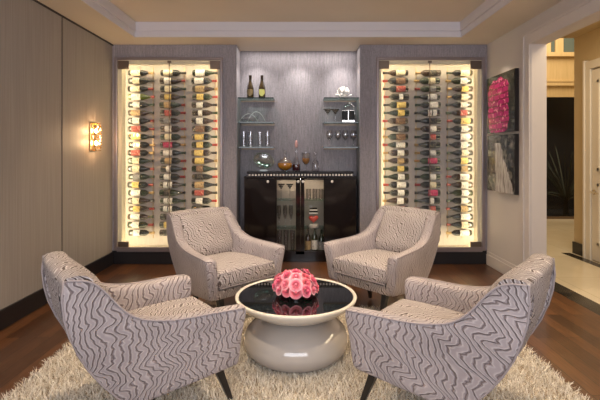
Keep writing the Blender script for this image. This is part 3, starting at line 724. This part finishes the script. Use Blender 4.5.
u, v, uv = norm_uv(t, PY0 - (PY0 + PY1) / 2, PY1 - (PY0 + PY1) / 2, 0, .637)
# rows of soft magenta blocks
du = t.math('SUBTRACT', u, .42)
rad = t.math('ADD', t.math('POWER', t.math('MULTIPLY', du, 2.6), 4.), t.math('POWER', t.math('MULTIPLY', t.math('SUBTRACT', v, .46), 2.15), 4.))
nz = t.noise(uv, 6, 3)
mask = t.math('LESS_THAN', t.math('ADD', rad, t.math('MULTIPLY_ADD', nz.outputs['Fac'], 1.6, -.8)), 1.)
wn_ = t.noise(uv, 7, 2); vm = t.n('ShaderNodeVectorMath', operation='MULTIPLY_ADD'); t.l(wn_.outputs['Color'], vm.inputs[0]); vm.inputs[1].default_value = (.12, .07, 0); t.l(uv, vm.inputs[2])
br = t.n('ShaderNodeTexBrick'); t.l(vm.outputs[0], br.inputs['Vector']); br.inputs['Scale'].default_value = 1; br.inputs['Brick Width'].default_value = .22; br.inputs['Row Height'].default_value = .10
br.inputs['Mortar Size'].default_value = .018; br.inputs['Mortar Smooth'].default_value = .6
br.inputs['Color1'].default_value = (.56, .010, .19, 1); br.inputs['Color2'].default_value = (.36, .006, .12, 1); br.inputs['Mortar'].default_value = (.16, .005, .04, 1)
nz2 = t.noise(uv, 14, 3)
blk = t.mix(t.math('GREATER_THAN', nz2.outputs['Fac'], .60), br.outputs['Color'], (.80, .20, .36))
nz3 = t.noise(uv, 9, 4)
bg = t.ramp(nz3.outputs['Fac'], [(.5, (.012, .015, .014)), (.78, (.13, .12, .09))])
t.l(t.mix(mask, bg, blk), t.b.inputs['Base Color'])
picture(1.538, 2.175, 'canvas picture of stacked magenta shapes on black, upper on the right wall', mg)
mw = mat('feather_print', (.02, .02, .025), .2); t = NT(mw)
u, v, uv = norm_uv(t, PY0 - (PY0 + PY1) / 2, PY1 - (PY0 + PY1) / 2, 0, .622)
# a pale plume that widens downwards
cen = t.math('MULTIPLY_ADD', v, -.30, .66)
wd = t.math('MULTIPLY_ADD', v, -.30, .36)
dd = t.math('DIVIDE', t.math('ABSOLUTE', t.math('SUBTRACT', u, cen)), wd)
nz = t.noise(None, 5, 4); mp = t.n('ShaderNodeMapping'); mp.inputs['Scale'].default_value = (7, .8, 1); mp.inputs['Rotation'].default_value = (0, 0, -.3); t.l(uv, mp.inputs[0]); t.l(mp.outputs[0], nz.inputs['Vector'])
mask = t.math('LESS_THAN', t.math('ADD', dd, t.math('MULTIPLY_ADD', nz.outputs['Fac'], 1.2, -.6)), .95)
mask = t.math('MULTIPLY', mask, t.math('LESS_THAN', v, .86))
fe = t.ramp(nz.outputs['Fac'], [(.35, (.20, .17, .16)), (.6, (.62, .58, .56))])
nz3 = t.noise(uv, 8, 4); bg = t.ramp(nz3.outputs['Fac'], [(.45, (.012, .013, .015)), (.72, (.22, .20, .17))])
t.l(t.mix(mask, bg, fe), t.b.inputs['Base Color'])
picture(.890, 1.512, 'canvas picture of a pale feathery plume on black, lower on the right wall', mw)

# ================================================================ RUG
RX0_, RX1_, RY0, RY1 = -1.56, 1.49, 1.5, 3.52
rug = thing('shag_rug', 'cream shag rug under the armchairs and round coffee table', 'rug', ((RX0_ + RX1_) / 2, (RY0 + RY1) / 2, 0))
MB().box(RX0_ + .01, RX1_ - .01, RY0 + .01, RY1 - .01, 0, .012).build('backing', M_rugb, rug)
rs = np.random.RandomState(4); N = 105000
bx = rs.uniform(RX0_, RX1_, N); by = rs.uniform(RY0, RY1, N)
ang = rs.uniform(0, 2 * PI, N); lean = rs.uniform(.010, .042, N); hgt = rs.uniform(.016, .042, N)
wid = rs.uniform(.0012, .0024, N); wa = ang + PI / 2 + rs.uniform(-.6, .6, N)
curl = rs.uniform(-.5, .5, N)
V = np.zeros((N, 6, 3)); 
for k, (q, ww) in enumerate(((0, 1.), (.55, .9), (1., .45))):
    a2 = ang + curl * q * 2
    cx_ = bx + np.cos(a2) * lean * q ** 1.4; cy_ = by + np.sin(a2) * lean * q ** 1.4; cz_ = .010 + hgt * (q if q < .6 else .55 + .45 * (q - .55) / .45 * 1.) 
    V[:, 2 * k, 0] = cx_ - np.cos(wa) * wid * ww; V[:, 2 * k, 1] = cy_ - np.sin(wa) * wid * ww; V[:, 2 * k, 2] = cz_
    V[:, 2 * k + 1, 0] = cx_ + np.cos(wa) * wid * ww; V[:, 2 * k + 1, 1] = cy_ + np.sin(wa) * wid * ww; V[:, 2 * k + 1, 2] = cz_
off = np.array(ORIG[rug.name]); V = (V - off).reshape(-1, 3)
base = (np.arange(N) * 6)[:, None]
Fq = np.concatenate([base + np.array([0, 1, 3, 2]), base + np.array([2, 3, 5, 4])], axis=1).reshape(-1)
me = bpy.data.meshes.new('pile'); me.vertices.add(N * 6); me.vertices.foreach_set('co', V.ravel().astype('f'))
me.loops.add(N * 8); me.loops.foreach_set('vertex_index', Fq.astype('i')); me.polygons.add(N * 2)
me.polygons.foreach_set('loop_start', (np.arange(N * 2) * 4).astype('i')); me.update(calc_edges=True); me.validate()
po = bpy.data.objects.new('pile', me); COL.objects.link(po); po.parent = rug; me.materials.append(M_rug); po['kind'] = 'stuff'

# ================================================================ ARMCHAIRS
D_ = .78
def outer(u, z):
    s = min(1, max(0, -u / D_)); w = .372 - .092 * s ** 1.4
    return w - .045 * max(0, (.55 - z) / .33)
def catmull(P, n):
    out = []
    for i in range(len(P) - 1):
        p0, p1, p2, p3 = P[max(i - 1, 0)], P[i], P[i + 1], P[min(i + 2, len(P) - 1)]
        for k in range(n):
            t = k / n
            out.append(tuple(.5 * (2 * b + (c - a) * t + (2 * a - 5 * b + 4 * c - d) * t * t + (3 * b - a - 3 * c + d) * t ** 3) for a, b, c, d in zip(p0, p1, p2, p3)))
    out.append(P[-1]); return out
TOP = catmull([(0, .538), (-.12, .545), (-.25, .548), (-.34, .553), (-.42, .565), (-.49, .586), (-.545, .622), (-.59, .672), (-.63, .725), (-.67, .765), (-.715, .785), (-.78, .79)], 3)
ZB = .215
def station(ut, zt):
    q = -ut / D_
    return (ut, zt), (-.028 - q * .472, .238 - .06 * q)
def shrink(ring, d):
    c = sum((Vector(p) for p in ring), Vector()) / len(ring); out = []
    for p in ring:
        v = Vector(p) - c; L = v.length; out.append(tuple(c + v * max(0, (L - d)) / L))
    return out
def arm_mb(sg):
    th = .085; R = .022; rings = []
    for ut, zt in TOP:
        (ut, zt), (ub, zb) = station(ut, zt)
        def pt(z, inn, dz=0):
            v = (z - zb) / (zt - zb); u = ub + (ut - ub) * v + (ut / D_) * .34 * v * (1 - v)
            return (sg * (outer(u, z) - inn), u, z)
        ring = []
        ring += [pt(zb, .02), pt(zb + .008, .005)]
        ring += [pt(zb + .02 + (zt - R - zb - .02) * k / 8, 0) for k in range(9)]
        ring += [pt(zt - .007, .006), pt(zt, R), pt(zt + .003, th / 2), pt(zt, th - R), pt(zt - .007, th - .006)]
        ring += [pt(zb + .02 + (zt - R - zb - .02) * (8 - k) / 8, th) for k in range(9)]
        ring += [pt(zb, th - .01)]
        rings.append(ring)
    def push(ring, du): return [(x, y + du, z) for x, y, z in ring]
    r0 = [push(shrink(rings[0], .020), .012), push(shrink(rings[0], .007), .008)]
    r1 = [push(shrink(rings[-1], .006), -.006), push(shrink(rings[-1], .018), -.010)]
    return MB().loft(r0 + rings + r1)
def arm_outline(sg):
    pts = []
    for ut, zt in TOP: pts.append((sg * (outer(ut, zt) - .003), ut, zt - .003))
    z = .79
    for k in range(1, 9):
        v = 1 - k / 8; u = -.50 + (-.28) * v - .34 * v * (1 - v); zz = .178 + (.79 - .178) * v
        pts.append((sg * (outer(u, zz) - .003), u - .004, zz - .003))
    return pts
def back_mb():
    prof = [(-.495, .18), (-.615, .30), (-.695, .43), (-.745, .56), (-.772, .68), (-.782, .765), (-.782, .785), (-.768, .797), (-.73, .803), (-.695, .797), (-.675, .78), (-.64, .70), (-.59, .60), (-.53, .48), (-.46, .36), (-.40, .20)]
    rings = []
    for k in range(13):
        q = -1 + k / 6
        ring = []
        for u, z in prof:
            w = outer(u, z) - .012
            ring.append((w * q, u - .012 * (1 - q * q) * (1 if u < -.6 else 0), z + .008 * (1 - q * q) * (1 if z > .75 else 0)))
        rings.append(ring)
    return MB().loft(rings)
def pillow_rings(sections, hwf, r=.03, n=16):
    """sections: list of (u_low, z_low, u_high, z_high, hw) swept cross sections across the chair"""
    pass
def seat_mb():
    rings = []
    us = [0.004, .0, -.012, -.05, -.15, -.25, -.35, -.45, -.52, -.54]
    for i, u in enumerate(us):
        e = (.5, .82, 1)[min(i, 2)] if i < 3 else (.8 if i == len(us) - 1 else 1)
        cr = .034 * math.sin(PI * min(1, (-u + .02) / .56))
        ring = []
        for k in range(32):
            a = 2 * PI * k / 32; ca, sa = math.cos(a), math.sin(a)
            ex = math.copysign(abs(ca) ** .28, ca); ez = math.copysign(abs(sa) ** .42, sa)
            hz_ = .064 * e; zc = .374
            z = zc + hz_ * ez + (cr * (1 - ex * ex * .8) if sa > 0 else 0)
            hw = outer(u, .42) - .086
            ring.append((ex * (hw - .012 * (1 - e)), u, z))
        rings.append(ring)
    return MB().loft(rings)
def backcush_mb():
    # slab leaning against the back; rings travel up the slab
    rings = []
    n = 12
    for i in range(n + 1):
        q = i / n
        u = -.52 - .165 * q; z = .425 + .345 * q
        e = min(1, (math.sin(PI * min(q, 1 - q) / .22 / 2) ** .6 if min(q, 1 - q) < .22 else 1)) if 0 < q < 1 else .35
        hw = min(outer(u, z) - .080, .225 + .03 * (1 - q)); th = .058 * e * (1 - .25 * q)
        ring = []
        for k in range(28):
            a = 2 * PI * k / 28; ca, sa = math.cos(a), math.sin(a)
            ex = math.copysign(abs(ca) ** .35, ca); ey = math.copysign(abs(sa) ** .6, sa)
            ring.append((ex * (hw - .02 * (1 - e)), u + ey * th * .93 + .012 * (1 - ex * ex) * e, z + ey * th * .25))
        rings.append(ring)
    return MB().loft(rings)
def make_chair(label):
    t = thing('armchair', label, 'armchair', (0, 0, 0), 'velvet armchairs around the coffee table')
    for sg in (-1, 1):
        a = arm_mb(sg).build('arm', M_velvet, t, smooth=180, local=True)
        MB().tube(arm_outline(sg), .0045, 8).build('piping', M_pipe, a, smooth=180, local=True)
    back_mb().build('backrest', M_velvet_contrast, t, smooth=50, local=True)
    backcush_mb().build('back_cushion', M_velvet_contrast, t, smooth=180, local=True)
    s_ = seat_mb().build('seat_cushion', M_velvet_contrast, t, smooth=180, local=True)
    def pp(z, e=0): 
        pts = []
        for k in range(11):
            q = -1 + k / 5; pts.append((q * (outer(0, .42) - .098), -.001 + e, z))
        return pts
    MB().tube(pp(.425), .004, 6).tube(pp(.318), .004, 6).build('piping', M_pipe, s_, smooth=180, local=True)
    # front rail and underframe
    m = MB(); w = outer(-.05, .26) - .07
    m.loft([[(x, -.028 - (0.294 - z) * .28, z) for z in (.225, .232, .290, .296)] + [(x, -.10, .296), (x, -.10, .218)] for x in (-w, -w / 2, 0, w / 2, w)])
    m.build('front_rail', M_velvet_contrast, t, smooth=40, local=True)
    MB().box(-.25, .25, -.44, -.08, .245, .31).build('underframe', M_legm, t, local=True)
    for sx_ in (-1, 1):
        for (ut, ub) in ((-.09, .005), (-.40, -.45)):
            m = MB(); rr = []
            for (x, u, z, h_) in ((.205 * sx_, ut, .25, .024), (.222 * sx_, ub, 0, .0115)):
                rr.append([(x - h_, u - h_, z), (x + h_, u - h_, z), (x + h_, u + h_, z), (x - h_, u + h_, z)])
            m.loft(rr).build('leg', M_legm, t, bevel=.003, local=True)
    return t
def pose(o, fx, fy, dx, dy):
    o.location = (fx, fy, .012); o.rotation_euler = (0, 0, math.atan2(-dx, dy))
c0 = make_chair('patterned velvet armchair at front left, its back toward the panelled wall')
pose(c0, -.5035, 2.39, .784, .62)
G_ = 'velvet armchairs around the coffee table'
c1 = dup(c0, (0, 0, 0), 'patterned velvet armchair at front right, nearest the tiled doorway', G_); pose(c1, .4515, 2.352, -.774, .637)
c2 = dup(c0, (0, 0, 0), 'patterned velvet armchair at back left, in front of the left wine cabinet', G_); pose(c2, -.40, 3.24, .69, -.724)
c3 = dup(c0, (0, 0, 0), 'patterned velvet armchair at back right, in front of the right wine cabinet', G_); pose(c3, .447, 3.35, -.727, -.686)

# ================================================================ COFFEE TABLE
TXc, TYc = -.032, 2.75; Z0 = .012
ta = thing('coffee_table', 'round cream lacquer coffee table with black glass top on pebble base', 'coffee table', (TXc, TYc, Z0))
MB().lathe([(0, 0), (.22, 0), (.275, .014), (.312, .045), (.333, .08), (.338, .11), (.332, .145), (.312, .178), (.28, .207), (.235, .231), (.18, .247), (.12, .255), (0, .256)], (TXc, TYc, Z0), 72).build('base', M_lacb, ta, smooth=180)
MB().lathe([(0, .252), (.14, .252), (.20, .262), (.27, .288), (.33, .322), (.372, .352), (.389, .374), (.391, .384), (.386, .390), (.374, .391), (.368, .386), (.366, .378), (0, .378)], (TXc, TYc, Z0), 96).build('bowl_top', M_lac, ta, smooth=60)
MB().lathe([(0, .379), (.3655, .379), (.3655, .385), (0, .385)], (TXc, TYc, Z0), 96).build('glass_top', M_bglass, ta, smooth=40)
TT = Z0 + .385
# vase
vs = thing('flower_vase', 'small black glass vase holding the pink roses on the coffee table', 'vase', (TXc, TYc - .01, TT))
MB().lathe([(0, 0), (.045, 0), (.050, .006), (.052, .075), (.048, .078), (.046, .02), (0, .015)], (TXc, TYc - .01, TT), 28).build('vase', M_bglass, vs, smooth=40)
# roses
def rose_mb(seed):
    rg = random.Random(seed); m = MB()
    R = .030
    m.lathe([(0, -.004), (.006, .0), (.008, .010), (.005, .017), (0, .018)], seg=8)
    for ring, (n, r0, hgt_, open_) in enumerate(((3, .007, .020, .05), (4, .012, .022, .25), (5, .018, .021, .55), (6, .024, .017, .95))):
        for k in range(n):
            a0 = 2 * PI * k / n + ring * .7 + rg.uniform(-.15, .15); wdt = 2 * PI / n * .75
            rows = []
            for i in range(5):
                v = i / 4; row = []
                for j in range(6):
                    q = -1 + 2 * j / 5; a = a0 + q * wdt * (.45 + .55 * math.sin(PI * min(v * .8 + .1, .9)))
                    rad = .005 + (r0 - .005) * math.sin(v * PI / 2) + open_ * .007 * v ** 3 + .001 * q * q
                    z = -.006 + hgt_ * v * (1 - .18 * q * q) - open_ * .008 * v ** 4 + rg.uniform(-.0006, .0006)
                    row.append((rad * math.cos(a), rad * math.sin(a), z))
                rows.append(row)
            m.loft(rows, cap=False, closed=False)
    return m
ROSEP = []
def rose(i, p, nrm, label):
    k = i % 3
    if len(ROSEP) <= k:
        t = thing('rose', label, 'flower', (0, 0, 0), 'pink roses in the black vase')
        rose_mb(k + 11).build('blossom', M_rose[k], t, smooth=180, local=True)
        MB().tube([(0, 0, -.006), (0, 0, -.055)], .0022, 6).build('stem', M_leaf, t, local=True)
        ROSEP.append(t)
    else: t = dup(ROSEP[k], (0, 0, 0), label, 'pink roses in the black vase')
    t.location = p; t.rotation_euler = Vector(nrm).to_track_quat('Z', 'Y').to_euler()
    t.scale = (random.uniform(1.25, 1.5),) * 3
cx_, cy_, cz_ = TXc, TYc - .01, TT + .052
rings = [(1, 88, ['crowning the very top of the bouquet']),
         (6, 58, None), (10, 30, None), (13, 6, None)]
DIRS = ['right', 'back right', 'back', 'back left', 'left', 'front left', 'front', 'front right']
idx = 0
TIER = {58: 'upper', 30: 'middle', 6: 'lowest'}
for n, el, labs in rings:
    seen = {}
    for k in range(n):
        a = -PI / 2 + 2 * PI * k / n; e = math.radians(el + (random.uniform(-4, 4)))
        d = Vector((math.cos(a) * math.cos(e), math.sin(a) * math.cos(e), math.sin(e)))
        jr = random.uniform(.92, 1.08); p = (cx_ + d.x * .130 * jr, cy_ + d.y * .125 * jr, cz_ + d.z * .098 * jr)
        if n == 1: lab = 'pink rose crowning the very top of the bouquet'
        else:
            deg = (math.degrees(a) + 360) % 360
            clock = (round(((90 - deg) % 360) / 30 * 2) / 2) % 12   # seen from above, 12 = towards the bar cabinet
            hrs = int(clock) or 12
            cw = {12: 'twelve', 1: 'one', 2: 'two', 3: 'three', 4: 'four', 5: 'five', 6: 'six', 7: 'seven', 8: 'eight', 9: 'nine', 10: 'ten', 11: 'eleven'}[hrs]
            cw += ' thirty' if clock % 1 else ''
            lab = 'pink rose, %s ring of bouquet, at %s o\'clock with the camera at six' % (TIER[el], cw)
        rose(idx, p, (d.x + random.uniform(-.25, .25), d.y + random.uniform(-.25, .25), d.z + .2), lab); idx += 1
for k in range(7):
    a = 2 * PI * k / 7 + .3; X = cx_ + .075 * math.cos(a); Yq = cy_ + .075 * math.sin(a)
    m = MB(); rows = []
    for i in range(5):
        q = i / 4; w_ = .014 * math.sin(PI * (q * .9 + .05))
        c = Vector((cx_ + (.045 + .075 * q) * math.cos(a), cy_ + (.045 + .075 * q) * math.sin(a), cz_ - .0 - .035 * q * q + .01))
        s_ = Vector((-math.sin(a), math.cos(a), 0)) * w_
        rows.append([c - s_, c + Vector((0, 0, -.003)), c + s_])
    m.loft(rows, cap=False, closed=False).build('leaf', M_leaf, vs, smooth=180)

# ================================================================ LIGHTS
def area(name, loc, rot, sx_, sy_, power, color):
    l = bpy.data.lights.new(name, 'AREA'); l.shape = 'RECTANGLE'; l.size = sx_; l.size_y = sy_; l.energy = power; l.color = color
    o = bpy.data.objects.new(name, l); COL.objects.link(o); o.location = loc; o.rotation_euler = rot; return o
def spot(name, loc, target, power, ang_, color, blend=.6, r=.03):
    l = bpy.data.lights.new(name, 'SPOT'); l.energy = power; l.spot_size = math.radians(ang_); l.spot_blend = blend; l.color = color; l.shadow_soft_size = r
    o = bpy.data.objects.new(name, l); COL.objects.link(o); o.location = loc
    o.rotation_euler = (Vector(target) - Vector(loc)).to_track_quat('-Z', 'Y').to_euler(); return o
def point(name, loc, power, color, r=.03):
    l = bpy.data.lights.new(name, 'POINT'); l.energy = power; l.color = color; l.shadow_soft_size = r
    o = bpy.data.objects.new(name, l); COL.objects.link(o); o.location = loc; return o
WARM = (1, .80, .58); NEU = (1, .93, .86); COOL = (.90, .92, 1)
area('fill_behind_camera', (0, -1.5, 1.7), (math.radians(90), 0, 0), 3.6, 1.5, 78, COOL)  # added cool fill for the room; no window is modelled here
for i, (x, y, p) in enumerate(((-1.2, 3.9, 85), (1.15, 3.9, 85), (-1.25, 1.9, 80), (1.2, 1.9, 80), (0, 2.9, 95))):
    spot('tray_downlight', (x, y, TZ - .02), (x * .85, y + .02, 0), p, 95, WARM, .8, .05)
for x in (-.55, -.03, .50):
    spot('niche_downlight', (x, 5.15, ZC - .01), (x, 5.22, .8), 22, 100, NEU, 1., .03)
area('niche_fill', (-.03, 5.20, ZC - .006), (0, 0, 0), 1.35, .12, 3.5, NEU)  # added soft fill that evens out the niche spots
spot('picture_downlight', (1.86, 4.55, ZC - .01), (2.2, 4.6, 1.45), 12, 62, WARM, .5, .02)
for z in (SZ0 + .085, SZ1 - .085):
    point('sconce_bulb_light', (XL + .095, SYc, z), 2.6, (1, .66, .36), .02)
area('hall_ceiling_light', (2.95, 3.4, 2.80), (0, 0, 0), .8, 2.4, 32, (1, .80, .52))
area('foyer_ceiling_light', (4.6, 7.2, 4.1), (0, 0, 0), 2.0, 2.0, 60, (1, .80, .52))
spot('palm_fill', (4.7, 8.75, 3.2), (wx(562, 9.1), 9.1, 1.2), 260, 70, (1, .9, .7))  # added fill so the palm shows; no known lamp outside
w = bpy.data.worlds.new('world'); scene.world = w; w.use_nodes = True
w.node_tree.nodes['Background'].inputs[0].default_value = (.8, .85, 1, 1); w.node_tree.nodes['Background'].inputs[1].default_value = .25

# ================================================================ CAMERA
cd = bpy.data.cameras.new('camera'); cam = bpy.data.objects.new('camera', cd); COL.objects.link(cam)
cd.sensor_fit = 'HORIZONTAL'; cd.sensor_width = 36; cd.lens = F / 600 * 36
cam.location = (0, 0, H); cam.rotation_euler = (PI / 2, 0, 0)
cd.shift_x = -(VX - 300) / 600; cd.shift_y = -(200 - VY) / 600
scene.camera = cam
vs_ = scene.view_settings
vs_.view_transform = 'Standard'; vs_.look = 'None'; vs_.gamma = 1; vs_.exposure = 0.5; vs_.use_curve_mapping = False
